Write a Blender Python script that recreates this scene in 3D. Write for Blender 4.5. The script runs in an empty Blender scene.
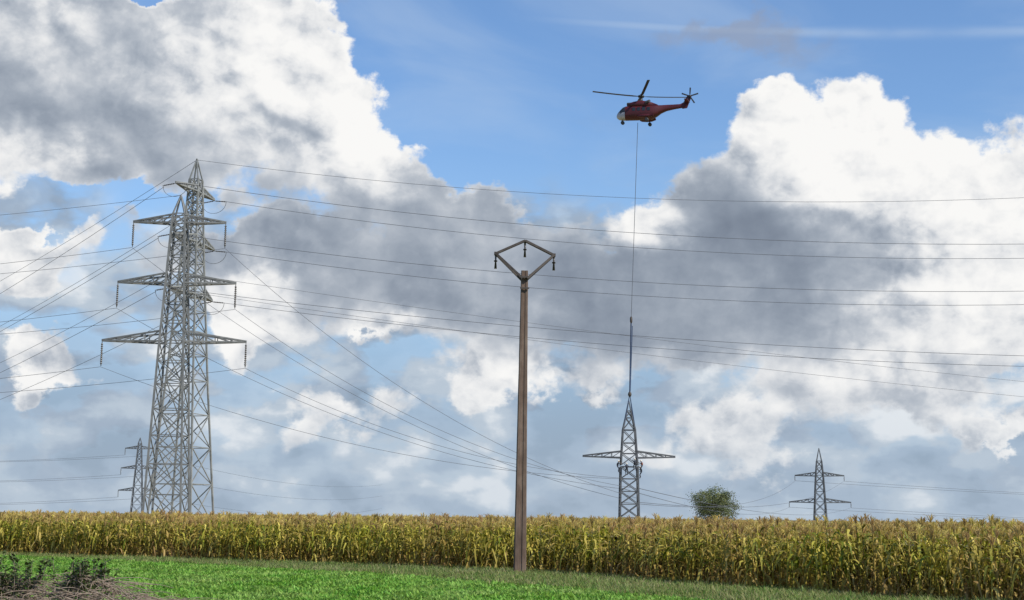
import bpy, bmesh, math, random
from mathutils import Vector, Matrix, noise as mnoise
R = math.radians
random.seed(7)
sc = bpy.context.scene
sc.view_settings.view_transform='Standard'
sc.view_settings.look='None'
sc.view_settings.exposure=0
COL = sc.collection

# ------------------------------------------------------------------ helpers
def link(o, parent=None, coll=None):
    (coll or COL).objects.link(o)
    if parent: o.parent = parent
    return o
def empty(name, loc=(0,0,0), rotz=0):
    e = bpy.data.objects.new(name, None); e.location=loc; e.rotation_euler=(0,0,rotz)
    e.empty_display_size=0.5
    return link(e)
def obj_from_bm(name, bm, mats, parent=None, smooth=False, coll=None):
    me = bpy.data.meshes.new(name); bm.to_mesh(me); bm.free()
    for m in (mats if isinstance(mats,(list,tuple)) else [mats]): me.materials.append(m)
    if smooth:
        for p in me.polygons: p.use_smooth=True
    o = bpy.data.objects.new(name, me)
    return link(o, parent, coll)
def beam(bm, a, b, w, w2=None, mi=0):
    a=Vector(a); b=Vector(b); d=b-a
    if d.length<1e-5: return
    d.normalize()
    up = Vector((0,0,1)) if abs(d.z)<0.95 else Vector((0,1,0))
    s = d.cross(up).normalized(); t = s.cross(d).normalized()
    w2 = w if w2 is None else w2
    vs=[]
    for p,ww in ((a,w/2),(b,w2/2)):
        for (i,j) in ((-1,-1),(1,-1),(1,1),(-1,1)):
            vs.append(bm.verts.new(p+s*i*ww+t*j*ww))
    fs=[(0,1,5,4),(1,2,6,5),(2,3,7,6),(3,0,4,7),(3,2,1,0),(4,5,6,7)]
    for f in fs:
        ff=bm.faces.new([vs[k] for k in f]); ff.material_index=mi
def lathe(bm, p, prof, axis=Vector((0,0,-1)), n=10, mi=0):
    p=Vector(p); axis=Vector(axis).normalized()
    up = Vector((1,0,0)) if abs(axis.x)<0.9 else Vector((0,1,0))
    s=axis.cross(up).normalized(); t=axis.cross(s)
    rings=[]
    for (d,r) in prof:
        rings.append([bm.verts.new(p+axis*d+(s*math.cos(2*math.pi*k/n)+t*math.sin(2*math.pi*k/n))*r) for k in range(n)])
    for a,b in zip(rings,rings[1:]):
        for k in range(n):
            f=bm.faces.new((a[k],a[(k+1)%n],b[(k+1)%n],b[k])); f.material_index=mi; f.smooth=True
    for rr in (rings[0],rings[-1]):
        f=bm.faces.new(rr); f.material_index=mi

def nmat(name):
    m=bpy.data.materials.new(name); m.use_nodes=True
    nt=m.node_tree; b=nt.nodes['Principled BSDF']
    return m,nt,b
def noisy_mat(name, c1, c2, scale=3, rough=0.7, metal=0.0, detail=6, bump=0.0, c3=None, stretch=None):
    m,nt,b=nmat(name)
    tc=nt.nodes.new('ShaderNodeTexCoord'); n=nt.nodes.new('ShaderNodeTexNoise')
    n.inputs['Scale'].default_value=scale; n.inputs['Detail'].default_value=detail
    n.inputs['Roughness'].default_value=0.65
    r=nt.nodes.new('ShaderNodeValToRGB')
    r.color_ramp.elements[0].position=0.33; r.color_ramp.elements[0].color=(*c1,1)
    r.color_ramp.elements[1].position=0.67; r.color_ramp.elements[1].color=(*c2,1)
    if c3:
        e=r.color_ramp.elements.new(0.5); e.color=(*c3,1)
    src=tc.outputs['Object']
    if stretch:
        mp=nt.nodes.new('ShaderNodeVectorMath'); mp.operation='MULTIPLY'; mp.inputs[1].default_value=stretch
        nt.links.new(src,mp.inputs[0]); src=mp.outputs[0]
    nt.links.new(src,n.inputs['Vector'])
    nt.links.new(n.outputs['Fac'],r.inputs[0]); nt.links.new(r.outputs[0],b.inputs['Base Color'])
    b.inputs['Roughness'].default_value=rough; b.inputs['Metallic'].default_value=metal
    if bump:
        bu=nt.nodes.new('ShaderNodeBump'); bu.inputs['Strength'].default_value=bump
        nt.links.new(n.outputs['Fac'],bu.inputs['Height']); nt.links.new(bu.outputs[0],b.inputs['Normal'])
    return m

STEEL = noisy_mat('galvanised_steel',(0.16,0.165,0.155),(0.28,0.285,0.27),0.8,0.65,0.1,3)
STEEL_A = noisy_mat('aged_galvanised_steel',(0.11,0.115,0.115),(0.19,0.195,0.19),0.8,0.65,0.1,3)
STEEL_D = noisy_mat('weathered_steel',(0.06,0.065,0.075),(0.11,0.12,0.13),0.8,0.7,0.1,3)
WIRE = noisy_mat('aluminium_conductor',(0.07,0.075,0.09),(0.10,0.105,0.12),0.3,0.6,0.1,2)
GLASS_INS = noisy_mat('insulator_glass',(0.05,0.045,0.04),(0.09,0.08,0.07),4,0.3,0,2)
CONC = noisy_mat('weathered_pole',(0.08,0.052,0.036),(0.19,0.14,0.105),3.0,0.9,0,8,0.25,(0.13,0.088,0.064),(1,1,.35))
DARKST = noisy_mat('dark_crossarm_steel',(0.05,0.04,0.035),(0.09,0.075,0.065),5,0.7,0.2,3)

# ------------------------------------------------------------------ camera
cam=bpy.data.cameras.new('camera'); cam.lens=49.46; cam.sensor_width=36; cam.clip_end=20000
co=bpy.data.objects.new('camera',cam); COL.objects.link(co)
co.matrix_world = Matrix.Translation((0,0,2.0)) @ Matrix.Rotation(R(90+8.77),4,'X') @ Matrix.Rotation(R(0.6),4,'Z')
sc.camera=co

# ------------------------------------------------------------------ sun
SUN_AZ=R(125); SUN_EL=R(40)
sl=bpy.data.lights.new('sun','SUN'); sl.energy=5.0; sl.angle=R(0.53); sl.color=(1.0,0.94,0.84)
so=bpy.data.objects.new('sun',sl); COL.objects.link(so)
sd=Vector((math.sin(SUN_AZ)*math.cos(SUN_EL), math.cos(SUN_AZ)*math.cos(SUN_EL), math.sin(SUN_EL)))
so.rotation_euler=(-sd).to_track_quat('-Z','Y').to_euler(); so.location=(60,-20,60)

# ------------------------------------------------------------------ sky (world)
w=bpy.data.worlds.new('World'); sc.world=w; w.use_nodes=True
try:
    w.cycles.sampling_method='NONE'
except Exception as ex: print(ex)
nt=w.node_tree
for n in list(nt.nodes): nt.nodes.remove(n)
class G:
    def __init__(s,t): s.t=t
    def put(s,node,i,v):
        if v is None: return
        if isinstance(v,bpy.types.NodeSocket): s.t.links.new(v,node.inputs[i])
        else: node.inputs[i].default_value=v
    def m(s,op,a,b=None,c=None,clamp=False):
        n=s.t.nodes.new('ShaderNodeMath'); n.operation=op; n.use_clamp=clamp
        s.put(n,0,a); s.put(n,1,b); s.put(n,2,c); return n.outputs[0]
    def v(s,op,a,b=None,c=None):
        n=s.t.nodes.new('ShaderNodeVectorMath'); n.operation=op
        s.put(n,0,a); s.put(n,1,b); s.put(n,2,c)
        return n.outputs['Value'] if op in('DOT_PRODUCT','LENGTH') else n.outputs[0]
    def scale(s,a,k):
        n=s.t.nodes.new('ShaderNodeVectorMath'); n.operation='SCALE'; s.put(n,0,a); s.put(n,3,k); return n.outputs[0]
    def noise(s,vec,scale,detail,rough,col=False,dist=0.0,dim='2D'):
        n=s.t.nodes.new('ShaderNodeTexNoise'); n.noise_dimensions=dim; s.put(n,'Vector',vec); s.put(n,'Scale',scale)
        s.put(n,'Detail',detail); s.put(n,'Roughness',rough); s.put(n,'Distortion',dist)
        return n.outputs['Color'] if col else n.outputs['Fac']
    def ramp(s,f,els,interp='LINEAR'):
        n=s.t.nodes.new('ShaderNodeValToRGB'); s.put(n,0,f); cr=n.color_ramp; cr.interpolation=interp
        cr.elements[0].position=els[0][0]; cr.elements[0].color=(*els[0][1],1)
        cr.elements[1].position=els[-1][0]; cr.elements[1].color=(*els[-1][1],1)
        for p,c in els[1:-1]:
            e=cr.elements.new(p); e.color=(*c,1)
        return n.outputs[0]
    def mix(s,f,a,b,mode='MIX'):
        n=s.t.nodes.new('ShaderNodeMix'); n.data_type='RGBA'; n.blend_type=mode
        s.put(n,0,f)
        for i,x in ((6,a),(7,b)):
            if isinstance(x,bpy.types.NodeSocket): s.t.links.new(x,n.inputs[i])
            else: n.inputs[i].default_value=(*x,1)
        return n.outputs[2]
    def smooth(s,x,lo,hi):
        n=s.t.nodes.new('ShaderNodeMapRange'); n.interpolation_type='SMOOTHSTEP'
        s.put(n,0,x); n.inputs[1].default_value=lo; n.inputs[2].default_value=hi
        return n.outputs[0]
    def blobs(s,vec,L,base):
        acc=base
        for (cx,cy,rx,ry,wt) in L:
            d=s.v('MULTIPLY_ADD',vec,(1/rx,1/ry,0),(-cx/rx,-cy/ry,0))
            q=s.v('DOT_PRODUCT',d,d)
            e=s.m('POWER',0.36788,q)
            acc=s.m('MULTIPLY_ADD',e,wt,acc)
        return acc
hg=bpy.data.node_groups.new('cloud_height','ShaderNodeTree')
hg.interface.new_socket('Vector',in_out='INPUT',socket_type='NodeSocketVector')
hg.interface.new_socket('H',in_out='OUTPUT',socket_type='NodeSocketFloat')
gi=hg.nodes.new('NodeGroupInput'); go=hg.nodes.new('NodeGroupOutput')
h=G(hg); vin=gi.outputs[0]
wv=h.noise(vin,2.2,5,0.55,col=True)
wv=h.v('SUBTRACT',wv,(0.5,0.5,0.5)); wv=h.scale(wv,0.5)
vv=h.v('ADD',vin,wv)
vo=hg.nodes.new('ShaderNodeTexVoronoi'); vo.voronoi_dimensions='2D'; vo.feature='SMOOTH_F1'; vo.normalize=True
h.put(vo,'Vector',vv); h.put(vo,'Scale',1.7); h.put(vo,'Detail',3.0); h.put(vo,'Roughness',0.46); h.put(vo,'Lacunarity',2.2); h.put(vo,'Smoothness',0.35)
bil=h.m('SUBTRACT',1.0,vo.outputs['Distance'])
nn=h.noise(vin,1.2,7,0.54)
H=h.m('ADD',h.m('MULTIPLY',bil,0.65),h.m('MULTIPLY',nn,0.65))
hg.links.new(H,go.inputs[0])

g=G(nt); STR=0.1
tc=nt.nodes.new('ShaderNodeTexCoord')
dirn=g.v('NORMALIZE',tc.outputs['Generated'])
sp=nt.nodes.new('ShaderNodeSeparateXYZ'); nt.links.new(dirn,sp.inputs[0])
az=g.m('MULTIPLY',g.m('ARCTAN2',sp.outputs[0],sp.outputs[1]),14.3)
el=g.m('MULTIPLY',g.m('ARCSINE',sp.outputs[2]),14.2)
cb=nt.nodes.new('ShaderNodeCombineXYZ'); g.put(cb,0,az); g.put(cb,1,el)
P=cb.outputs[0]
dz=g.v('MULTIPLY',P,(1.0,1.25,1.0))
wn=g.noise(dz,.85,7,0.58,col=True); wn=g.scale(g.v('SUBTRACT',wn,(0.5,0.5,0.5)),1.4)
PW=g.v('ADD',P,wn)
ws=g.noise(dz,.8,3.5,0.45,col=True); ws=g.scale(g.v('SUBTRACT',ws,(0.5,0.5,0.5)),1.4)
PS=g.v('ADD',P,ws)
def hcall(vec):
    n=nt.nodes.new('ShaderNodeGroup'); n.node_tree=hg; g.put(n,0,vec); return n.outputs[0]
H0=hcall(dz)
H1=hcall(g.v('ADD',dz,(0.09,0.16,0.0)))
relief=g.m('SUBTRACT',H0,H1)
cov_blobs=[(-2.5,4.25,1.15,.75,1.1),(-4.2,4.1,1.5,1.0,1.1),(-1.45,3.5,.6,.55,.8),(-5.2,4.8,1.0,.6,.7),(-2.6,4.95,.6,.4,.5),
 (-3.95,5.15,.40,.22,-1.3),(-.4,3.05,.7,.3,.6),
 (3.1,3.4,1.0,.72,1.1),(4.5,2.85,1.1,.8,1.1),(3.9,2.1,1.6,.9,1.0),(1.95,2.5,.75,.75,1.0),(2.9,4.05,.5,.3,.4),(5.0,4.7,.9,.5,-.8),
 (0.0,2.35,2.2,.65,.8),(-2.7,2.6,.9,.45,.55),
 (-1.37,2.04,.22,.1,.6),(-.37,1.3,.5,.3,.65),(-2.7,1.9,.45,.4,.75),(-4.95,2.4,.6,.45,.95),(-4.7,1.35,.55,.22,.75),
 (4.8,.95,.45,.16,.75),(2.2,.7,.9,.35,.5),(-1.9,.9,.9,.3,.5),(-4.0,2.95,1.4,.14,-.7),(-3.9,1.85,.7,.14,-.5),(-.2,4.7,1.7,.9,-.8),
 (.6,1.4,.7,.3,.35),(3.6,1.2,.8,.25,.35)]
Fc=g.blobs(PW,cov_blobs,0.10)
covf=g.m('ADD',Fc,g.m('MULTIPLY',g.m('SUBTRACT',H0,0.76),0.85))
cov=g.smooth(covf,0.38,0.58)
br_blobs=[(-2.1,4.3,.95,.9,.66),(-1.35,3.6,.6,.6,.50),(-4.9,3.3,.8,.35,.50),(-3.3,4.4,.8,.5,.22),(-2.3,3.95,.4,.16,-.45),(-3.9,3.0,1.1,.22,-.2),(-5.0,4.7,1.0,.5,.26),
 (3.1,3.95,1.2,.55,.68),(4.4,3.3,1.1,.75,.60),(4.7,2.3,1.1,.7,.46),(2.0,2.95,.5,.5,-.16),(1.9,2.0,.9,.6,-.08),(2.9,2.75,.6,.25,-.12),
 (-1.37,2.04,.3,.14,.65),(-.37,1.3,.6,.35,.50),(-2.7,1.9,.5,.45,.62),(-4.95,2.4,.7,.45,.5),(-4.7,1.35,.6,.25,.5),(1.25,2.95,.45,.2,.75),
 (4.8,.95,.6,.25,.55),(2.2,.7,.9,.4,.34),(-1.9,.9,.9,.3,.32),(3.9,1.3,.9,.3,.32),(.6,1.4,.7,.3,.22)]
B=g.blobs(PS,br_blobs,0.33)
n2=g.noise(dz,.75,6,0.48)
Bc=g.m('ADD',B,g.m('MULTIPLY',g.m('SUBTRACT',n2,0.5),0.60))
rk=g.m('MULTIPLY_ADD',g.smooth(B,0.25,0.8),0.95,0.45)
Bc=g.m('ADD',Bc,g.m('MULTIPLY',relief,rk))
edge=g.m('SUBTRACT',1.0,g.smooth(covf,0.42,0.80))
Bc=g.m('ADD',Bc,g.m('MULTIPLY',edge,0.20))
ccol=g.ramp(Bc,[(0.0,(0.175,0.21,0.275)),(0.28,(0.28,0.33,0.405)),(0.52,(0.48,0.525,0.59)),(0.72,(0.80,0.81,0.825)),(1.0,(0.98,0.97,0.95))],'B_SPLINE')
dd=g.v('MULTIPLY',P,(1.0,2.0,1.0))
dn=g.noise(dd,.6,6,0.48,dist=0.2); dn2=g.noise(dd,1.3,5,0.5)
dB=g.m('ADD',g.m('MULTIPLY',dn,0.6),g.m('MULTIPLY',dn2,0.4))
dB=g.m('ADD',dB,g.m('MULTIPLY',relief,0.20))
dcol=g.ramp(dB,[(0.36,(0.25,0.325,0.425)),(0.46,(0.35,0.435,0.55)),(0.56,(0.49,0.575,0.67)),(0.67,(0.78,0.82,0.86))],'EASE')
elf=g.m('SUBTRACT',1.0,g.smooth(g.m('ADD',el,g.m('MULTIPLY',g.m('SUBTRACT',dn,0.5),3.0)),2.4,3.6))
dcov=g.m('MULTIPLY',elf,g.smooth(dn2,0.32,0.56))
dcov=g.m('MAXIMUM',dcov,g.m('MULTIPLY',g.m('SUBTRACT',1.0,g.smooth(el,0.2,2.4)),0.88))
# clear sky
sky=nt.nodes.new('ShaderNodeTexSky'); sky.sky_type='NISHITA'; sky.sun_disc=False
sky.sun_elevation=SUN_EL; sky.sun_rotation=SUN_AZ; sky.air_density=1.15; sky.dust_density=0.3; sky.ozone_density=2.0
base=g.mix(1.0,sky.outputs[0],(1.08,1.30,1.58),'MULTIPLY')
K_=1/STR
def x10(c): return g.mix(1.0,c,(K_,K_,K_),'MULTIPLY')
lowf=g.m('MULTIPLY',g.m('SUBTRACT',1.0,g.smooth(el,0.8,4.2)),0.85)
base=g.mix(lowf,base,x10(g.mix(0.0,(0.36,0.53,0.75),(1,1,1))))
cs=nt.nodes.new('ShaderNodeCombineXYZ'); g.put(cs,0,g.m('MULTIPLY',az,0.45)); g.put(cs,1,g.m('ADD',g.m('MULTIPLY',el,1.2),g.m('MULTIPLY',az,0.15)))
cn=g.noise(cs.outputs[0],0.9,6,0.5,dist=0.3)
cir=g.m('MULTIPLY',g.smooth(cn,0.42,0.8),0.26)
line=g.m('ADD',el,g.m('MULTIPLY',az,0.075))
ld=g.m('DIVIDE',g.m('SUBTRACT',line,5.0),0.05)
con=g.m('MULTIPLY',g.m('POWER',0.3679,g.m('MULTIPLY',ld,ld)),g.m('MULTIPLY',g.smooth(cn,0.2,0.6),g.smooth(az,-0.3,1.5)))
cir=g.m('MAXIMUM',cir,g.m('MULTIPLY',con,0.36))
c0=g.mix(cir,base,x10(g.mix(0.0,(0.58,0.69,0.82),(1,1,1))))
sc1=g.blobs(PW,[(2.3,4.72,.75,.2,.85),(-2.0,5.2,.4,.2,.4)],0.0)
scm=g.m('MULTIPLY',g.smooth(g.m('ADD',sc1,g.m('MULTIPLY',g.m('SUBTRACT',n2,0.5),0.8)),0.15,0.75),0.62)
c0=g.mix(scm,c0,x10(g.mix(0.0,(0.30,0.34,0.44),(1,1,1))))
c1=g.mix(dcov,c0,x10(dcol))
c2=g.mix(cov,c1,x10(ccol))
haze=g.m('MULTIPLY',g.m('SUBTRACT',1.0,g.smooth(el,-0.1,1.6)),0.35)
c3=g.mix(haze,c2,x10(g.mix(0.0,(0.46,0.55,0.65),(1,1,1))))
bg=nt.nodes.new('ShaderNodeBackground'); bg.inputs['Strength'].default_value=STR
nt.links.new(c3,bg.inputs[0])
ow=nt.nodes.new('ShaderNodeOutputWorld'); nt.links.new(bg.outputs[0],ow.inputs[0])

# ------------------------------------------------------------------ ground
EDGE=[(-400,290),(-60,88),(-23,65),(-8,57),(0.8,51.2),(3,47.2),(5.7,42),(9,37.4),(16,28),(24,14),(40,-20)]
def edge_y(x,tab=EDGE):
    for (x0,y0),(x1,y1) in zip(tab,tab[1:]):
        if x0<=x<=x1: return y0+(y1-y0)*(x-x0)/(x1-x0)
    return tab[0][1] if x<tab[0][0] else tab[-1][1]
VERGE=[(-400,287),(-60,85),(-20,61.5),(-3.6,46.6),(3.4,36.3),(9,27),(20,5),(40,-30)]
GROUND=noisy_mat('field_soil',(0.06,0.09,0.02),(0.10,0.10,0.045),0.6,0.95,0,6,0.3,(0.07,0.11,0.025))
bm=bmesh.new()
xs=[-6000,-2000,-700,-300]+[i*8-150 for i in range(0,39)]+[300,700,2000,6000]
ys=[-300,-60]+[i*6-20 for i in range(0,34)]+[260,400,700,1500,4000,9000]
grid=[[bm.verts.new((x,y,0)) for x in xs] for y in ys]
for j in range(len(ys)-1):
    for i in range(len(xs)-1):
        bm.faces.new((grid[j][i],grid[j][i+1],grid[j+1][i+1],grid[j+1][i]))
obj_from_bm('ground',bm,GROUND)
VG=noisy_mat('verge_soil',(0.08,0.08,0.03),(0.18,0.15,0.08),1.2,0.95,0,6,0.3)
bm=bmesh.new(); prev=None
x=-60
while x<=20:
    a=bm.verts.new((x,edge_y(x,VERGE)+0.4*math.sin(x*1.3)*0.5,0.004)); b=bm.verts.new((x,edge_y(x)+1.0,0.004))
    if prev: bm.faces.new((prev[0],a,b,prev[1]))
    prev=(a,b); x+=0.5
obj_from_bm('grass_verge',bm,VG)

# ------------------------------------------------------------------ vegetation
def leaf_mat(name,trans=0.35,rough=0.6,var=0.3,patch=0.0,pscale=.3,sat=(-.5,1.2)):
    m=bpy.data.materials.new(name); m.use_nodes=True; t=m.node_tree; gg=G(t)
    b=t.nodes['Principled BSDF']; out=t.nodes['Material Output']
    at=t.nodes.new('ShaderNodeAttribute'); at.attribute_name='Col'
    oi=t.nodes.new('ShaderNodeObjectInfo')
    hs=t.nodes.new('ShaderNodeHueSaturation'); t.links.new(at.outputs[0],hs.inputs['Color'])
    val=gg.m('MULTIPLY_ADD',oi.outputs['Random'],2*var,1-var)
    hue=gg.m('MULTIPLY_ADD',oi.outputs['Random'],0.03,0.49)
    if patch:
        ge=t.nodes.new('ShaderNodeNewGeometry')
        pn=gg.noise(ge.outputs['Position'],pscale,3,0.6)
        val=gg.m('MULTIPLY',val,gg.m('MULTIPLY_ADD',pn,patch*2,1-patch))
        hue=gg.m('ADD',hue,gg.m('MULTIPLY',gg.m('SUBTRACT',pn,0.5),-0.08))
        t.links.new(gg.m('MULTIPLY_ADD',pn,sat[0],sat[1]),hs.inputs['Saturation'])
    t.links.new(val,hs.inputs['Value']); t.links.new(hue,hs.inputs['Hue'])
    t.links.new(hs.outputs[0],b.inputs['Base Color']); b.inputs['Roughness'].default_value=rough
    b.inputs['Specular IOR Level'].default_value=0.3
    tr=t.nodes.new('ShaderNodeBsdfTranslucent'); t.links.new(hs.outputs[0],tr.inputs[0])
    mx=t.nodes.new('ShaderNodeMixShader'); mx.inputs[0].default_value=trans
    t.links.new(b.outputs[0],mx.inputs[1]); t.links.new(tr.outputs[0],mx.inputs[2]); t.links.new(mx.outputs[0],out.inputs[0])
    return m
CORN=leaf_mat('corn_leaf',0.3,patch=.2,pscale=.25,sat=(-.3,1.32)); GRASSM=leaf_mat('grass_blade',0.4,var=.2,patch=.28,pscale=.4,sat=(-.4,1.2)); TREEM=leaf_mat('tree_leaf',0.3)
def ribbon(bm,cl,pts,widths,side,col):
    prev=None
    for p,wd in zip(pts,widths):
        a=bm.verts.new(p-side*wd/2); b=bm.verts.new(p+side*wd/2)
        if prev:
            f=bm.faces.new((prev[0],prev[1],b,a))
            for l in f.loops: l[cl]=(*col,1)
        prev=(a,b)
def lerp3(a,b,t): return tuple(a[i]+(b[i]-a[i])*t for i in range(3))
GREEN=(0.15,0.175,0.035); OLIVE=(0.29,0.255,0.065); STRAW=(0.60,0.465,0.18); BROWN=(0.27,0.185,0.08); TASS=(0.64,0.50,0.25)
tmpl=bpy.data.collections.new('corn_plants')
def corn(seed):
    rd=random.Random(seed); bm=bmesh.new(); cl=bm.loops.layers.float_color.new('Col')
    Hh=rd.uniform(1.56,1.80); lean=Vector((rd.uniform(-.12,.12),rd.uniform(-.12,.12),0))
    def sp_(z): return Vector((0,0,z))+lean*(z/Hh)**1.5
    for i in range(5):
        beam(bm,sp_(Hh*i/5),sp_(Hh*(i+1)/5),0.028-0.003*i)
    bm.faces.ensure_lookup_table()
    for f in bm.faces:
        for l in f.loops: l[cl]=(*lerp3(OLIVE,STRAW,rd.uniform(.2,.7)),1)
    nl=13; a0=rd.uniform(0,6.28); dry=rd.uniform(.3,.6)
    for i in range(nl):
        z=0.2+(Hh-0.3)*i/(nl-1)
        a=a0+i*math.pi+rd.uniform(-.7,.7); d=Vector((math.cos(a),math.sin(a),0)); s=Vector((-d.y,d.x,0))
        L=rd.uniform(.5,.8)*(1.0 if 2<i<10 else .7); up=rd.uniform(.5,1.2); drop=rd.uniform(.8,1.7)
        if i<4: up*=0.3; drop*=1.7
        pts=[];ws=[]
        for k in range(6):
            t=k/5; pts.append(sp_(z)+d*(L*t*(1-.25*t))+Vector((0,0,L*(up*t-drop*t*t)))+s*rd.uniform(-.03,.03))
            ws.append(0.09*(1-t)**.5*(0.5+t if t<.5 else 1)+0.008)
        hfrac=i/(nl-1)
        r=rd.random()
        if hfrac<.35: col=lerp3(BROWN,STRAW,rd.random()*.7)
        else: col=lerp3(GREEN,OLIVE,r) if rd.random()>dry else lerp3(OLIVE,STRAW,r)
        sd_=(s+Vector((0,0,rd.uniform(-.5,.5)))).normalized()
        ribbon(bm,cl,pts,ws,sd_,col)
    for q in range(rd.choice((1,1,2))):
        a=rd.uniform(0,6.28); d=Vector((math.cos(a)*.35,math.sin(a)*.35,.9)).normalized(); z=rd.uniform(.8,1.0)
        nf=len(bm.faces); lathe(bm,sp_(z)+d*0.03,[(0,.012),(.05,.032),(.14,.034),(.22,.018),(.27,.004)],d,6)
        bm.faces.ensure_lookup_table(); c=lerp3(OLIVE,STRAW,rd.uniform(.4,1))
        for f in list(bm.faces)[nf:]:
            for l in f.loops: l[cl]=(*c,1)
    top=sp_(Hh)
    for i in range(10):
        a=rd.uniform(0,6.28); o=rd.uniform(.03,.17) if i else 0.0; L=rd.uniform(.16,.30)
        d=Vector((math.cos(a),math.sin(a),0))
        pts=[top+Vector((0,0,-.05+.1*rd.random())), top+d*o*.6+Vector((0,0,L*.7)), top+d*o*1.25+Vector((0,0,L*(1.0 if i==0 else .85)))]
        s=Vector((-d.y,d.x,0)); ribbon(bm,cl,pts,[.012,.024,.01],s,lerp3(TASS,BROWN,rd.random()*.4))
        ribbon(bm,cl,pts,[.012,.024,.01],d,lerp3(TASS,BROWN,rd.random()*.4))
    return obj_from_bm('corn_plant',bm,CORN,coll=tmpl)
for i in range(12): corn(100+i)

def grass(seed,coll,name,hmin,hmax,n,wid,cols,rad):
    rd=random.Random(seed); bm=bmesh.new(); cl=bm.loops.layers.float_color.new('Col')
    for i in range(n):
        a=rd.uniform(0,6.28); r=rad*math.sqrt(rd.random()); p=Vector((math.cos(a)*r,math.sin(a)*r,0))
        b=rd.uniform(0,6.28); d=Vector((math.cos(b),math.sin(b),0)); s=Vector((-d.y,d.x,0))
        hh=rd.uniform(hmin,hmax); o=hh*rd.uniform(.2,.9)
        pts=[p,p+d*o*.4+Vector((0,0,hh*.65)),p+d*o+Vector((0,0,hh*rd.uniform(.8,1)))]
        ww=wid*rd.uniform(.6,1.3)
        ribbon(bm,cl,pts,[ww*.7,ww,ww*.15],s,lerp3(rd.choice(cols),rd.choice(cols),rd.random()))
    return obj_from_bm(name,bm,GRASSM,coll=coll)
gA=bpy.data.collections.new('field_crop_leaves'); gB=bpy.data.collections.new('verge_grass_tufts')
for i in range(6): grass(i,gA,'crop_leaf_tuft',.06,.15,28,.045,[(0.21,0.38,0.05),(0.29,0.46,0.08),(0.15,0.28,0.04)],.22)
for i in range(6): grass(50+i,gB,'grass_tuft',.06,.22,30,.016,[(0.20,0.28,0.06),(0.28,0.30,0.09),(0.42,0.36,0.18),(0.15,0.24,0.05)],.2)

def scatter(name,pts,coll,smin,smax,tilt=0.08,seed=0):
    me=bpy.data.meshes.new(name); me.from_pydata(pts,[],[]); o=bpy.data.objects.new(name,me); COL.objects.link(o)
    ng=bpy.data.node_groups.new(name+'_scatter','GeometryNodeTree')
    ng.interface.new_socket('Geometry',in_out='INPUT',socket_type='NodeSocketGeometry')
    ng.interface.new_socket('Geometry',in_out='OUTPUT',socket_type='NodeSocketGeometry')
    i=ng.nodes.new('NodeGroupInput'); u=ng.nodes.new('NodeGroupOutput')
    ip=ng.nodes.new('GeometryNodeInstanceOnPoints'); ci=ng.nodes.new('GeometryNodeCollectionInfo')
    ci.inputs[0].default_value=coll; ci.inputs['Separate Children'].default_value=True; ci.inputs['Reset Children'].default_value=True
    ip.inputs['Pick Instance'].default_value=True
    rv=ng.nodes.new('FunctionNodeRandomValue'); rv.data_type='FLOAT_VECTOR'
    rv.inputs[0].default_value=(-tilt,-tilt,0); rv.inputs[1].default_value=(tilt,tilt,6.283)
    er=ng.nodes.new('FunctionNodeEulerToRotation')
    rs=ng.nodes.new('FunctionNodeRandomValue'); rs.data_type='FLOAT'; rs.inputs[2].default_value=smin; rs.inputs[3].default_value=smax; rs.inputs['Seed'].default_value=5
    ri=ng.nodes.new('FunctionNodeRandomValue'); ri.data_type='INT'; ri.inputs[4].default_value=0; ri.inputs[5].default_value=50; ri.inputs['Seed'].default_value=9
    L=ng.links.new
    L(i.outputs[0],ip.inputs['Points']); L(ci.outputs[0],ip.inputs['Instance']); L(rv.outputs[0],er.inputs[0]); L(er.outputs[0],ip.inputs['Rotation'])
    L(rs.outputs[1],ip.inputs['Scale']); L(ri.outputs[2],ip.inputs['Instance Index']); L(ip.outputs[0],u.inputs[0])
    md=o.modifiers.new('scatter','NODES'); md.node_group=ng
    return o
pts=[]
x=-42.0
while x<26:
    e=edge_y(x)+0.9*mnoise.noise(Vector((x*.25,0,0)))
    for k in range(14):
        if x<-30 and k>8: break
        if random.random()<.06: continue
        zz=.10*mnoise.noise(Vector((x*.5,k*.6,4)))
        pts.append((x+random.uniform(-.08,.08),e+k*.8+random.uniform(-.2,.2),-random.uniform(0,.16)+zz))
    x+=.2
for _ in range(7000):
    y=20+ (random.random()**1.6)*300; xx=random.uniform(-.45,.45)*y
    if y<edge_y(xx)+11: continue
    pts.append((xx,y,-random.uniform(0,.1)))
scatter('cornfield',pts,tmpl,.90,1.09)
bm=bmesh.new()
CAN=noisy_mat('corn_canopy',(0.16,0.15,0.05),(0.40,0.31,0.15),0.9,0.9,0,7,0.6)
cols_=[]
xsC=sorted(set([-400+i*20 for i in range(17)]+[-60+i*2 for i in range(46)]))
offs=[4,7,10,16,30,60,120,300,900]
for x in xsC:
    cols_.append([bm.verts.new((x+o*x/120.0,edge_y(x)+o,1.35+.12*mnoise.noise(Vector((x,o,0))) )) for o in offs])
for a,b in zip(cols_,cols_[1:]):
    for k in range(len(offs)-1): bm.faces.new((a[k],b[k],b[k+1],a[k+1]))
obj_from_bm('cornfield_canopy',bm,CAN)

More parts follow.
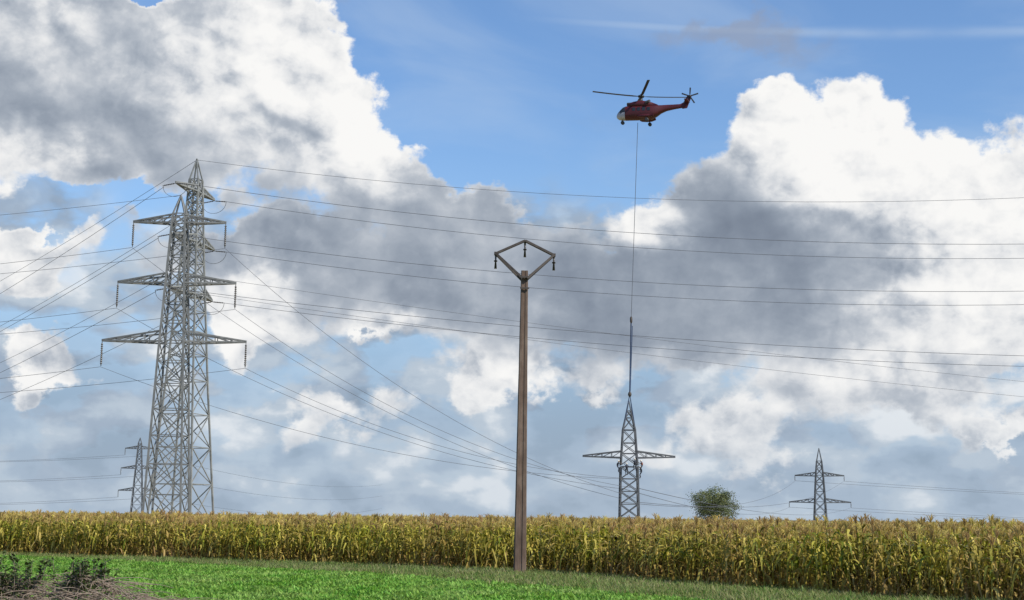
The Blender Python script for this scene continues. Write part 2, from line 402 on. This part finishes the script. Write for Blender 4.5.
pa=[];pb=[]
for _ in range(48000):
    x=random.uniform(-27,12); y=random.uniform(28,68)
    if abs(x)>.40*y+.5: continue
    e=edge_y(x); v=edge_y(x,VERGE)+1.1*mnoise.noise(Vector((x*.5,y*.5,0)))
    if y>e+1.0: continue
    if y<v:
        if mnoise.noise(Vector((x*.9,y*.35,8)))>-.5: pa.append((x,y,0))
    elif mnoise.noise(Vector((x*.8,y*.8,3)))>-.3: pb.append((x,y,.004))
scatter('green_crop',pa,gA,.6,1.35,.2); scatter('verge_grass',pb,gB,.6,1.4,.15)

# ------------------------------------------------------------------ lattice pylons
def lattice(bm,levels,leg,br,cx=0,cy=0):
    def cor(z,hw): return [Vector((cx+sx*hw,cy+sy*hw,z)) for sx,sy in ((-1,-1),(1,-1),(1,1),(-1,1))]
    for (z0,h0),(z1,h1) in zip(levels,levels[1:]):
        a=cor(z0,h0); b=cor(z1,h1)
        for k in range(4):
            beam(bm,a[k],b[k],leg)
            k2=(k+1)%4
            beam(bm,a[k],b[k2],br); beam(bm,a[k2],b[k],br)
            beam(bm,b[k],b[k2],br)
def panels(z0,h0,z1,h1,ratio=1.0):
    out=[(z0,h0)]; z=z0
    while True:
        hw=h0+(h1-h0)*(z-z0)/(z1-z0); z+=2*hw*ratio
        if z>=z1-hw: break
        out.append((z,h0+(h1-h0)*(z-z0)/(z1-z0)))
    out.append((z1,h1)); return out
def arm(bm,z,L,hw,rise,t1,t2,sides=(-1,1),nseg=4):
    for s in sides:
        tip=Vector((s*L,0,z+.15)); 
        for y in (-1,1):
            b0=Vector((s*hw,y*hw,z)); u0=Vector((s*hw,y*hw,z+rise))
            beam(bm,b0,tip,t1); beam(bm,u0,tip+Vector((0,0,.12)),t1)
            for k in range(1,nseg):
                p=b0.lerp(tip,k/nseg); q=u0.lerp(tip,k/nseg); beam(bm,p,q,t2)
                q2=u0.lerp(tip,(k-1)/nseg); beam(bm,p,q2,t2)
        for k in range(nseg):
            p=Vector((s*hw,-hw,z)).lerp(tip,k/nseg); q=Vector((s*hw,hw,z)).lerp(tip,(k)/nseg)
            q2=Vector((s*hw,hw,z)).lerp(tip,(k+1)/nseg)
            beam(bm,p,q,t2); beam(bm,p,q2,t2)
def ins_string(bm,p,L,r,axis=(0,0,-1),n=8):
    prof=[(0,.04)]
    k=max(6,int(L/.35))
    for i in range(k):
        d=.25+(L-.5)*i/k; s=(L-.5)/k
        prof+=[(d,r*.45),(d+s*.35,r),(d+s*.6,r*.9),(d+s*.9,r*.45)]
    prof.append((L,.05)); lathe(bm,p,prof,Vector(axis),n)

def pylon(name,loc,rot,body,arms,leg,br,peakz,ins=3.6,insr=.17,mat=STEEL,ratio=1.0):
    e=empty(name,loc,rot)
    bm=bmesh.new(); lv=[]
    for (z0,h0),(z1,h1) in zip(body,body[1:]):
        seg=panels(z0,h0,z1,h1,ratio); lv+= seg if not lv else seg[1:]
    lattice(bm,lv,leg,br)
    for k in ((-1,-1),(1,-1),(1,1),(-1,1)):
        beam(bm,(k[0]*body[-1][1],k[1]*body[-1][1],body[-1][0]),(0,0,peakz),leg*.7)
    def hwat(z):
        for (z0,h0),(z1,h1) in zip(body,body[1:]):
            if z0<=z<=z1: return h0+(h1-h0)*(z-z0)/(z1-z0)
        return body[-1][1]
    for (z,L,rise) in arms: arm(bm,z,L,hwat(z),rise,leg*.85,br)
    for k in ((-1,-1),(1,-1),(1,1),(-1,1)):
        beam(bm,(k[0]*body[0][1],k[1]*body[0][1],-.1),(k[0]*body[0][1],k[1]*body[0][1],.4),.9)
    obj_from_bm('lattice',bm,mat,e)
    bm=bmesh.new()
    for (z,L,rise) in arms:
        for s in (-1,1):
            if ins: ins_string(bm,(s*(L-.05),0,z),ins,insr)
    if ins: obj_from_bm('insulators',bm,GLASS_INS,e)
    else: bm.free()
    return e
A=Vector((-49.5,205,0))
pylon('electricity_pylon',A,0,[(0,2.75),(26.9,1.75),(44.8,.95),(46,.85)],[(44.6,6.9,1.2),(35.5,8.75,1.4),(26.8,10.6,1.5)],.27,.13,48.9,mat=STEEL_A,ratio=.85)
Bp=Vector((-54.3,235,0)); RB=R(74)
eB=pylon('electricity_pylon.001',Bp,RB,[(0,4.0),(24,2.5),(44,1.45),(58.5,.8)],[(56.3,6.8,1.0),(47.5,7.6,1.2),(38.5,7.6,1.2)],.28,.14,62.2,ins=0,ratio=.85)
cB=math.cos(RB); sB=math.sin(RB)
bm=bmesh.new()
for (z,L) in ((56.3,6.8),(47.5,7.6),(38.5,7.6)):
    for s in (-1,1):
        for dy in (-1,1):
            ins_string(bm,(s*L,0,z),2.4,.12,(0,dy,-.12))
        prev=None
        for k in range(13):
            a=math.pi*k/12; p=Vector((s*L,math.cos(a)*2.3,z-.35-math.sin(a)*1.9))
            if prev is not None: beam(bm,prev,p,.055)
            prev=p
obj_from_bm('tension_insulators',bm,GLASS_INS,eB)
def Bt(z,L,s): return Vector((Bp.x+s*L*cB,Bp.y+s*L*sB,z))

pylon('electricity_pylon.002',(-236,900,0),R(8),[(0,3.6),(26,2.2),(46,1.0)],[(42.5,9,1.8),(30,11,2),(16,12,2)],.5,.24,49.5,ins=4,insr=.25,mat=STEEL_D)
pylon('electricity_pylon.003',(152.8,700,0),R(-6),[(0,3.0),(11,2.5),(24,1.8),(31,1.2)],[(23.6,12.0,1.8),(10.6,15.0,2.0)],.5,.24,37.3,ins=2.4,insr=.22,mat=STEEL_D)

C=Vector((18.45,220,0))
eC=empty('electricity_pylon.004',C,0)
bm=bmesh.new()
lattice(bm,panels(0,1.5,9.9,1.3,.7),.22,.12)
for k in ((-1,-1),(1,-1),(1,1),(-1,1)): beam(bm,(k[0]*1.5,k[1]*1.5,-.1),(k[0]*1.5,k[1]*1.5,.4),.8)
obj_from_bm('lower_body',bm,STEEL_D,eC)
bm=bmesh.new()
lattice(bm,panels(10.15,1.28,15.6,.95,.7)+panels(15.6,.95,18.6,.3,1)[1:],.2,.11)
for k in ((-1,-1),(1,-1),(1,1),(-1,1)): beam(bm,(k[0]*.3,k[1]*.3,18.6),(0,0,20.2),.14)
arm(bm,11.3,7.2,1.2,1.0,.2,.09)
obj_from_bm('head_section',bm,STEEL_D,eC)

# ------------------------------------------------------------------ lifting rope
def tube(name,splines,mat,parent=None,res=2):
    cu=bpy.data.curves.new(name,'CURVE'); cu.dimensions='3D'; cu.bevel_depth=1.0; cu.bevel_resolution=res; cu.use_fill_caps=True
    for pts_,r in splines:
        s=cu.splines.new('POLY'); s.points.add(len(pts_)-1)
        for i,p in enumerate(pts_):
            s.points[i].co=(*p,1); s.points[i].radius=r[i] if isinstance(r,(list,tuple)) else r
    cu.materials.append(mat); o=bpy.data.objects.new(name,cu); return link(o,parent)
ROPE=noisy_mat('blue_sling',(0.02,0.04,0.09),(0.04,0.07,0.14),6,0.8,0,2)
HOOK=Vector((20.0,220,65.1)); J=Vector((18.85,220,33)); K=Vector((18.6,220,21.2))
eR=empty('lifting_rope',(0,0,0))
tube('long_line',[([HOOK,J],.045)],WIRE,eR,1)
tube('sling_bundle',[([J,K],.12),([J+Vector((.2,0,-1)),K+Vector((.1,0,.5))],.06)],ROPE,eR,1)
tube('sling_legs',[([K,C+Vector((sx*.97,sy*.97,15.5))],.06) for sx in(-1,1) for sy in (-1,1)],ROPE,eR,1)
bm=bmesh.new(); lathe(bm,K+Vector((0,0,.4)),[(0,.1),(.2,.26),(.5,.3),(.8,.15)],(0,0,-1),10); lathe(bm,J+Vector((0,0,.5)),[(0,.08),(.2,.2),(.8,.2),(1.1,.1)],(0,0,-1),10)
obj_from_bm('swivel_hooks',bm,DARKST,eR)

# ------------------------------------------------------------------ power lines
def sagline(a,b,s,n=28):
    a=Vector(a);b=Vector(b); out=[]
    for i in range(n+1):
        t=i/n; p=a.lerp(b,t); p.z-=4*s*t*(1-t); out.append(p)
    return out
S=[]
def wl(a,b,s,r=.038): S.append((sagline(a,b,s),r))
wl((Bp.x,Bp.y,62),(155,235,63.5),7.0,.032)
for (z,L,zr,sg) in ((56.3,6.8,56,9.4),(47.5,7.6,48.5,9.2),(38.5,7.6,31,6.0)):
    for s in (-1,1):
        q=Bt(z-.35,L,s); wl(q+Vector((2.2,-1.2,0)),(195+s*4,228+s*2,zr),sg+s*.4)
tube('power_line',S,WIRE,None,1); S=[]
for (z,L) in ((56.3,6.8),(47.5,7.6),(38.5,7.6)):
    for s in (-1,1):
        q=Bt(z-.35,L,s); wl(q+Vector((-2.2,1.2,0)),(-330+s*8,600,z-14),9)
wl((Bp.x,Bp.y,62),(-330,600,50),7,.035)
tube('power_line.001',S,WIRE,None,1); S=[]
for i,(z,L) in enumerate(((44.6,6.9),(35.5,8.75),(26.8,10.6))):
    for s in (-1,1):
        q=A+Vector((s*L,0,z-3.7))
        wl(q,(-235+s*L,232,z-3.7+2),6.0,.03)
        wl(q,C+Vector((s*1.4,-1.3,5.0+i*1.5)),(5.0,4.4,3.4)[i],.03)
wl(A+Vector((0,0,48.9)),(-235,235,49),4.5,.028)
tube('power_line.002',S,WIRE,None,1); S=[]
for (a,b,s) in (((-54.3,235,42),(230,330,27),3),((-54.3,235,39),(260,330,23),4)):
    wl(a,b,s,.03)
tube('power_line.003',S,WIRE,None,1); S=[]
for i,(z,L) in enumerate(((23.6,12.0),(10.6,15.0))):
    for s in (-1,1):
        q=Vector((152.8+s*L,700,z-2.4)); wl(C+Vector((s*1.3,1.3,4.5+2.2*i)),q,5-1.2*i,.045)
        wl(q,(700,900,z-4),6,.07)
for (z,L) in ((42.5,9),(30,11),(16,12)):
    for s in (-1,1):
        q=Vector((-236+s*L,900,z-4)); wl(q,(-620,860,z),9,.08)
        if s>0: wl(q,(-150+s*6,1600,z-6),9,.08)
tube('power_line.004',S,WIRE,None,1)

# ------------------------------------------------------------------ utility pole
eP=empty('utility_pole',(.36,48.9,0),R(4)); eP.rotation_euler=(0,R(.4),R(4)); eP.scale=(1,1,.985)
bm=bmesh.new(); Ht=10.75
def wz(z): return .42+(.235-.42)*z/Ht
N=22; rings=[]
for i in range(N+1):
    z=-.3+(Ht+.3)*i/N; wd=wz(z)/2; j=.004*mnoise.noise(Vector((0,0,z*2)))
    pr=[(-1,-.66),(-.88,-.8),(-.3,-.8),(-.22,-.68),(.22,-.68),(.3,-.8),(.88,-.8),(1,-.66),(1,.66),(.88,.8),(.3,.8),(.22,.68),(-.22,.68),(-.3,.8),(-.88,.8),(-1,.66)]
    rings.append([bm.verts.new((a*(wd+j),b*(wd+j),z)) for a,b in pr])
for a,b in zip(rings,rings[1:]):
    for k in range(16): bm.faces.new((a[k],a[(k+1)%16],b[(k+1)%16],b[k]))
bm.faces.new(rings[-1])
obj_from_bm('pole_shaft',bm,CONC,eP)
bm=bmesh.new()
tipL=Vector((-1.03,0,11.35)); tipR=Vector((1.03,0,11.35)); pk=Vector((0,0,11.85)); jn=Vector((0,0,10.45))
for yy in (-.1,.1):
    o=Vector((0,yy,0))
    beam(bm,jn+Vector((-.08,yy*2,0)),tipL+o*.5,.08); beam(bm,jn+Vector((.08,yy*2,0)),tipR+o*.5,.08)
    beam(bm,tipL+o*.5,pk+o*.5,.075); beam(bm,tipR+o*.5,pk+o*.5,.075)
beam(bm,(-.2,-.17,10.5),(.2,-.17,10.5),.07); beam(bm,(-.16,-.17,10.1),(.16,-.17,10.1),.05)
for t in (tipL,tipR): beam(bm,t+Vector((0,-.08,0)),t+Vector((0,.08,0)),.11)
obj_from_bm('crossarm',bm,DARKST,eP)
bm=bmesh.new()
for p in (tipL,tipR,pk+Vector((0,0,-.05))):
    ins_string(bm,p,.55,.065,n=10)
obj_from_bm('insulators',bm,GLASS_INS,eP)

# ------------------------------------------------------------------ helicopter
eH=empty('helicopter',(20.4,220,64.9))
yaw=R(180-16)
eH.rotation_euler=(0,R(-2),yaw)
RED=noisy_mat('red_paint',(0.055,0.004,0.007),(0.085,0.006,0.010),1.5,0.5,0,3)
WHT=noisy_mat('white_paint',(0.34,0.34,0.38),(0.48,0.48,0.5),1.5,0.45,0,3)
GLS=noisy_mat('cockpit_glass',(0.015,0.02,0.025),(0.03,0.035,0.04),1,0.12,0,2)
BLK=noisy_mat('rotor_black',(0.02,0.02,0.022),(0.04,0.04,0.042),2,0.5,0,2)
KX=.73
def loft(st,n=20,pw=2.6,matf=None,bm=None):
    bm=bm or bmesh.new(); rings=[]
    for (x,zc,hw,hh) in st:
        r=[]
        for k in range(n):
            a=2*math.pi*k/n; c=math.cos(a); s=math.sin(a)
            r.append(bm.verts.new((x,math.copysign(abs(c)**(2/pw),c)*hw,zc+math.copysign(abs(s)**(2/pw),s)*hh)))
        rings.append(r)
    for a,b in zip(rings,rings[1:]):
        for k in range(n):
            f=bm.faces.new((a[k],b[k],b[(k+1)%n],a[(k+1)%n])); f.smooth=True
            if matf: f.material_index=matf(f.calc_center_median())
    for r in (rings[0],rings[-1]): bm.faces.new(r)
    return bm
def fm(c):
    if c.x>3.0*KX and 1.75<c.z<2.75 : return 2
    if c.x>3.4*KX and c.z<=1.75 : return 1
    return 0
st=[(5.35,1.35,.12,.12),(5.2,1.36,.42,.36),(4.85,1.42,.7,.6),(4.4,1.55,.88,.82),(3.9,1.72,.97,1.02),(3.3,1.8,1.0,1.12),(2.6,1.82,1.02,1.14),(1.5,1.82,1.03,1.15),(0,1.82,1.03,1.15),(-1.5,1.82,1.03,1.15),
 (-2.6,1.84,1.0,1.12),(-3.6,2.05,.84,.92),(-4.6,2.3,.6,.66),(-5.8,2.5,.44,.5),(-7.3,2.62,.33,.4),(-8.8,2.72,.26,.34),(-9.9,2.8,.18,.3)]
st=[(a*KX,b,c,d) for a,b,c,d in st]
obj_from_bm('fuselage',loft(st,24,2.8,fm),[RED,WHT,GLS],eH)
st=[(3.0,2.95,.35,.1),(2.7,3.05,.75,.35),(1.6,3.12,.9,.52),(.4,3.2,.92,.6),(-1.2,3.15,.88,.58),(-2.6,3.0,.7,.45),(-3.8,2.8,.45,.3)]
st=[(a*KX,b,c,d) for a,b,c,d in st]
bm=loft(st,18,2.6)
for s in (-1,1):
    lathe(bm,(3.0*KX,s*.45,3.2),[(0,.24),(.1,.28),(.8,.3)],(-1,0,0),12,1); lathe(bm,(-1.3*KX,s*.75,3.35),[(0,.22),(.8,.24)],(-.8,s*.5,.1),12,1)
obj_from_bm('engine_cowling',bm,[RED,BLK],eH)
bm=bmesh.new()
for s in (-1,1):
    nb=len(bm.verts)
    loft([(.3,.95,.1,.1),(0,.95,.3,.25),(-.8,.95,.42,.32),(-1.6,.97,.42,.3),(-2.3,1.05,.2,.15)],14,2.4,None,bm)
    bm.verts.ensure_lookup_table()
    for v in list(bm.verts)[nb:]: v.co.y+=s*1.22
obj_from_bm('sponsons',bm,RED,eH)
bm=bmesh.new()
def slab(bm,poly,y0,y1,axis='y'):
    a=[bm.verts.new((p[0]*KX,y0,p[1]) if axis=='y' else (p[0]*KX,p[1],y0)) for p in poly]; b=[bm.verts.new((p[0]*KX,y1,p[1]) if axis=='y' else (p[0]*KX,p[1],y1)) for p in poly]
    bm.faces.new(a); bm.faces.new(b[::-1])
    for k in range(len(a)): bm.faces.new((a[k],b[k],b[(k+1)%len(a)],a[(k+1)%len(a)]))
slab(bm,[(-8.4,2.9),(-9.5,3.3),(-10.4,4.5),(-11.3,4.5),(-10.9,3.6),(-10.3,2.4),(-9.3,2.3)],-.14,.14)
slab(bm,[(-9.9,.1),(-10.1,2.2),(-10.8,2.2),(-10.9,.1)],3.2,3.32,'z')
obj_from_bm('tail_fin',bm,RED,eH)
bm=bmesh.new()
for s in (-1,1):
    for xx in (1.3,.2,-.9,-2.0):
        slab(bm,[(xx-.33,1.95),(xx+.33,1.95),(xx+.33,2.5),(xx-.33,2.5)],s*1.0,s*1.045)
obj_from_bm('cabin_windows',bm,GLS,eH)
bm=bmesh.new()
for (x,y) in ((3.0,0),(-1.2,1.45),(-1.2,-1.45)):
    beam(bm,(x,y,1.0),(x-.1,y,.3),.14)
    for dy in (-.14,.14): lathe(bm,(x-.1,y+dy-.08,.28),[(0,.2),(.03,.3),(.13,.3),(.16,.2)],(0,1,0),14)
obj_from_bm('undercarriage',bm,BLK,eH)
bm=bmesh.new()
lathe(bm,(0,0,3.7),[(0,.45),(.3,.28),(.7,.22),(.75,.5),(1.0,.5),(1.05,.25),(1.25,.15)],(0,0,1),14)
vb=-yaw+R(3)
for k in range(4):
    a=vb+k*math.pi/2; d=Vector((math.cos(a),math.sin(a),0)); s=Vector((-d.y,d.x,0))
    prev=None
    for i in range(9):
        r=.4+7.5*i/8; ch=.16 if i==0 else .45
        c=d*r+Vector((0,0,4.6+.35*(i/8)**1.6))
        q=[bm.verts.new(c+s*ch/2+Vector((0,0,.03))),bm.verts.new(c-s*ch/2+Vector((0,0,-.01))),bm.verts.new(c-s*ch/2+Vector((0,0,-.06))),bm.verts.new(c+s*ch/2+Vector((0,0,-.03)))]
        if prev:
            for j in range(4): bm.faces.new((prev[j],prev[(j+1)%4],q[(j+1)%4],q[j]))
        prev=q
    bm.faces.new(prev)
obj_from_bm('main_rotor',bm,BLK,eH)
bm=bmesh.new(); tc_=Vector((-10.9*KX,.3,4.25))
lathe(bm,tc_+Vector((0,-.2,0)),[(0,.2),(.3,.2),(.35,.1)],(0,1,0),10)
for k in range(5):
    a=R(20)+k*2*math.pi/5; d=Vector((math.cos(a),0,math.sin(a))); s=Vector((-d.z,0,d.x))
    beam(bm,tc_+d*.1,tc_+d*.4,.1)
    q=[tc_+d*.35-s*.1,tc_+d*.35+s*.1,tc_+d*1.4+s*.12,tc_+d*1.4-s*.12]
    f1=[bm.verts.new(p+Vector((0,.03,0))) for p in q]; f2=[bm.verts.new(p-Vector((0,.03,0))) for p in q]
    bm.faces.new(f1); bm.faces.new(f2[::-1])
    for j in range(4): bm.faces.new((f1[j],f2[j],f2[(j+1)%4],f1[(j+1)%4]))
obj_from_bm('tail_rotor',bm,BLK,eH)

# ------------------------------------------------------------------ line workers on the tower
CLOTH=noisy_mat('work_clothes',(0.02,0.025,0.04),(0.04,0.045,0.06),8,0.9,0,3)
HELM=noisy_mat('helmet_plastic',(0.65,0.6,0.5),(0.75,0.7,0.6),3,0.4,0,2)
SKIN=noisy_mat('skin',(0.35,0.2,0.13),(0.42,0.25,0.17),6,0.6,0,3)
VEST=noisy_mat('orange_vest',(0.22,0.05,0.02),(0.30,0.07,0.02),5,0.8,0,3)
def worker(loc,facing,variant=0):
    e=empty('line_worker',loc,facing)
    J_={'pelvis':(-.32,0,.92),'belly':(-.33,0,1.12),'chest':(-.25,0,1.35),'neck':(-.2,0,1.5),'head0':(-.17,0,1.6),'head1':(-.15,0,1.74),
     'lh':(-.3,.1,.88),'lk':(-.08,.2,.62 if not variant else .75),'la':(-.22,.17,.2 if not variant else .38),'lt':(0,.17,.1 if not variant else .3),
     'rh':(-.3,-.1,.88),'rk':(-.1,-.18,.48),'ra':(-.2,-.15,.06),'rt':(.02,-.15,0),
     'ls':(-.22,.2,1.42),'le':(-.05,.3,1.25 if variant else 1.6),'lw':(.12,.22,1.35 if variant else 1.85),'lf':(.2,.2,1.4 if variant else 1.93),
     'rs':(-.22,-.2,1.42),'re':(-.02,-.32,1.3),'rw':(.14,-.2,1.42),'rf':(.22,-.18,1.46)}
    rad={'pelvis':.15,'belly':.14,'chest':.16,'neck':.06,'head0':.085,'head1':.09,'lh':.1,'rh':.1,'lk':.065,'rk':.065,'la':.05,'ra':.05,'lt':.04,'rt':.04,
      'ls':.07,'rs':.07,'le':.05,'re':.05,'lw':.035,'rw':.035,'lf':.035,'rf':.035}
    ed=[('pelvis','belly'),('belly','chest'),('chest','neck'),('neck','head0'),('head0','head1'),('pelvis','lh'),('lh','lk'),('lk','la'),('la','lt'),('pelvis','rh'),('rh','rk'),('rk','ra'),('ra','rt'),
      ('chest','ls'),('ls','le'),('le','lw'),('lw','lf'),('chest','rs'),('rs','re'),('re','rw'),('rw','rf')]
    ks=list(J_); me=bpy.data.meshes.new('body'); me.from_pydata([J_[k] for k in ks],[(ks.index(a),ks.index(b)) for a,b in ed],[])
    me.materials.append(CLOTH); o=bpy.data.objects.new('body',me); link(o,e)
    md=o.modifiers.new('skin','SKIN'); sv=me.skin_vertices[0] if me.skin_vertices else None
    if sv is None:
        bm=bmesh.new(); bm.from_mesh(me); bm.verts.layers.skin.verify(); bm.to_mesh(me); bm.free(); sv=me.skin_vertices[0]
    for i,k in enumerate(ks): sv.data[i].radius=(rad[k],rad[k]); sv.data[i].use_root=(k=='pelvis')
    o.modifiers.new('sub','SUBSURF').levels=1; md.use_smooth_shade=True
    bm=bmesh.new()
    lathe(bm,(-.15,0,1.70),[(0,.15),(.02,.17),(.03,.125),(.09,.12),(.15,.07),(.17,.01)],(0,0,1),12)
    obj_from_bm('helmet',bm,HELM,e)
    bm=bmesh.new()
    lathe(bm,(-.15,0,1.56),[(0,.05),(.04,.085),(.1,.098),(.14,.1)],(.1,0,1),10)
    lathe(bm,(-.06,0,1.62),[(0,.02),(.03,.012)],(1,0,0),6)
    for sy in (-1,1):
        hp=Vector((.2,sy*.19,1.43 if (sy<0 or variant) else 1.92))
        beam(bm,hp-Vector((.03,0,0)),hp+Vector((.04,0,.02)),.075,.07)
        for q in range(4):
            f0=hp+Vector((.04,0,-.025+q*.02)); beam(bm,f0,f0+Vector((.035,-sy*.02,.005)),.018); beam(bm,f0+Vector((.035,-sy*.02,.005)),f0+Vector((.02,-sy*.05,.0)),.016)
        beam(bm,hp+Vector((0,-sy*.03,.02)),hp+Vector((.04,-sy*.055,.035)),.022)
    obj_from_bm('face_and_hands',bm,SKIN,e)
    bm=loft([(0,0,.16,.14),(.2,0,.19,.16),(.38,0,.2,.16),(.46,0,.12,.1)],14,2.3)
    ob=obj_from_bm('hi_vis_vest',bm,VEST if variant else CLOTH,e); ob.rotation_euler=(0,R(-90+12),0); ob.location=(-.34,0,1.02)
    bm=bmesh.new(); beam(bm,(-.25,.16,.98),(.28,.12,1.15),.03); beam(bm,(-.25,-.16,.98),(.28,-.12,1.15),.03)
    obj_from_bm('work_lanyard',bm,ROPE,e)
    return e
worker(C+Vector((-1.55,-1.2,9.0)),0,0)
worker(C+Vector((1.6,-1.2,9.1)),math.pi,1)
worker(C+Vector((-.5,-1.62,8.6)),R(90),0)
worker(C+Vector((.75,-1.60,9.3)),R(90),0)
worker(C+Vector((1.7,1.2,8.2)),math.pi,0)

# ------------------------------------------------------------------ tree
def tree(name,loc,H_,Wd,seed,nclump=90,leaf=.45):
    rd=random.Random(seed); e=empty(name,loc)
    BARK=noisy_mat('bark',(0.05,0.035,0.025),(0.1,0.08,0.06),4,0.95,0,3)
    sp=[([(0,0,-.2),(.1,0,H_*.3),(.2,.1,H_*.6),(.1,0,H_*.85)],[.45,.35,.2,.06])]
    cl_=[]
    for i in range(nclump):
        while True:
            p=Vector((rd.uniform(-1,1),rd.uniform(-1,1),rd.uniform(-1,1)))
            if p.length<1 and p.length>.15: break
        r=1+.35*mnoise.noise(p*1.7+Vector((seed,0,0)))
        c=Vector((p.x*Wd/2*r,p.y*Wd/2*r,H_*.54+p.z*H_*.42*r)); cl_.append(c)
        if i%5==0: sp.append(([(.1,0,H_*rd.uniform(.2,.5)),tuple(c*.5+Vector((0,0,H_*.28))),tuple(c)],[.16,.08,.03]))
    tube('trunk_and_limbs',sp,BARK,e,1)
    bm=bmesh.new(); cl=bm.loops.layers.float_color.new('Col')
    for c in cl_:
        cr=rd.uniform(.7,1.3)*Wd/11; shade=rd.uniform(.6,1.4); yel=rd.random()
        for k in range(70):
            d=Vector((rd.gauss(0,1),rd.gauss(0,1),rd.gauss(0,.8)))*cr*.6; p=c+d
            n=Vector((rd.uniform(-1,1),rd.uniform(-1,1),rd.uniform(-.3,1))).normalized(); s=n.orthogonal().normalized(); t=n.cross(s)
            z=leaf*rd.uniform(.5,1)
            f=bm.faces.new([bm.verts.new(p+s*z*.5),bm.verts.new(p+t*z*.35),bm.verts.new(p-s*z*.5),bm.verts.new(p-t*z*.35)])
            col=lerp3((0.10,0.12,0.05),(0.19,0.18,0.075),yel*rd.random())
            for l in f.loops: l[cl]=(*[q*shade for q in col],1)
    obj_from_bm('crown',bm,TREEM,e)
tree('tree',(64.8,450,0),12.3,15.0,3,190,.5)

# ------------------------------------------------------------------ brush pile, lower left
TW=noisy_mat('dry_twig',(0.14,0.10,0.075),(0.36,0.285,0.215),9,0.9,0,3)
sp=[]; rd=random.Random(21)
def pileh(x): 
    t=min(1,max(0,(x+7.0)/1.2)); return 1.0-.5*t*t*(3-2*t)+.10*math.sin(x*3.1)
for i in range(2600):
    x=rd.uniform(-11.0,-5.7); y=25+rd.gauss(0,.8); z=rd.uniform(0,1)**.55*pileh(x)*math.exp(-((y-25)/1.7)**2)*.92
    a=rd.uniform(0,6.28); L=rd.uniform(.3,1.1); d=Vector((math.cos(a),math.sin(a)*.6,rd.uniform(-.3,.3))); p=Vector((x,y,z+.02)); b=Vector((rd.uniform(-.15,.15),rd.uniform(-.1,.1),-.2*L))
    pts_=[p,p+d*L*.35+b*.2,p+d*L*.7+b*.7,p+d*L+b*1.4]
    pts_=[Vector((q.x,q.y,max(.01,q.z))) for q in pts_]
    r=rd.uniform(.003,.009); sp.append((pts_,[r,r*.9,r*.7,r*.3]))
eBr=empty('brushwood_pile',(0,0,0))
tube('dead_twigs',sp,TW,eBr,0)
bm=bmesh.new(); cl=bm.loops.layers.float_color.new('Col'); st_=[]
for i in range(80):
    x=rd.choice((rd.uniform(-10.5,-8.15),rd.uniform(-9.3,-8.15),rd.uniform(-7.75,-6.95))); y=25+rd.uniform(-.8,.6); L=rd.uniform(.35,.8) if x<-8 else rd.uniform(.35,.6)
    p=Vector((x,y,pileh(x)*.6)); d=Vector((rd.uniform(-.5,.5),rd.uniform(-.3,.3),1)).normalized()
    st_.append(([p,p+d*L*.5,p+d*L],[.008,.006,.003]))
    for k in range(34):
        t=rd.uniform(.1,1); q=p+d*L*t; a=rd.uniform(0,6.28); o=Vector((math.cos(a),math.sin(a),rd.uniform(-.2,.7))).normalized(); s=o.cross(Vector((0,0,1))).normalized(); l_=rd.uniform(.06,.14)
        f=bm.faces.new([bm.verts.new(q),bm.verts.new(q+o*l_*.5+s*l_*.28),bm.verts.new(q+o*l_),bm.verts.new(q+o*l_*.5-s*l_*.28)])
        c=lerp3((0.05,0.08,0.02),(0.11,0.15,0.04),rd.random())
        for l in f.loops: l[cl]=(*c,1)
obj_from_bm('bramble_leaves',bm,TREEM,eBr); tube('bramble_stems',st_,TW,eBr,0)
print('OBJS',len(bpy.data.objects))
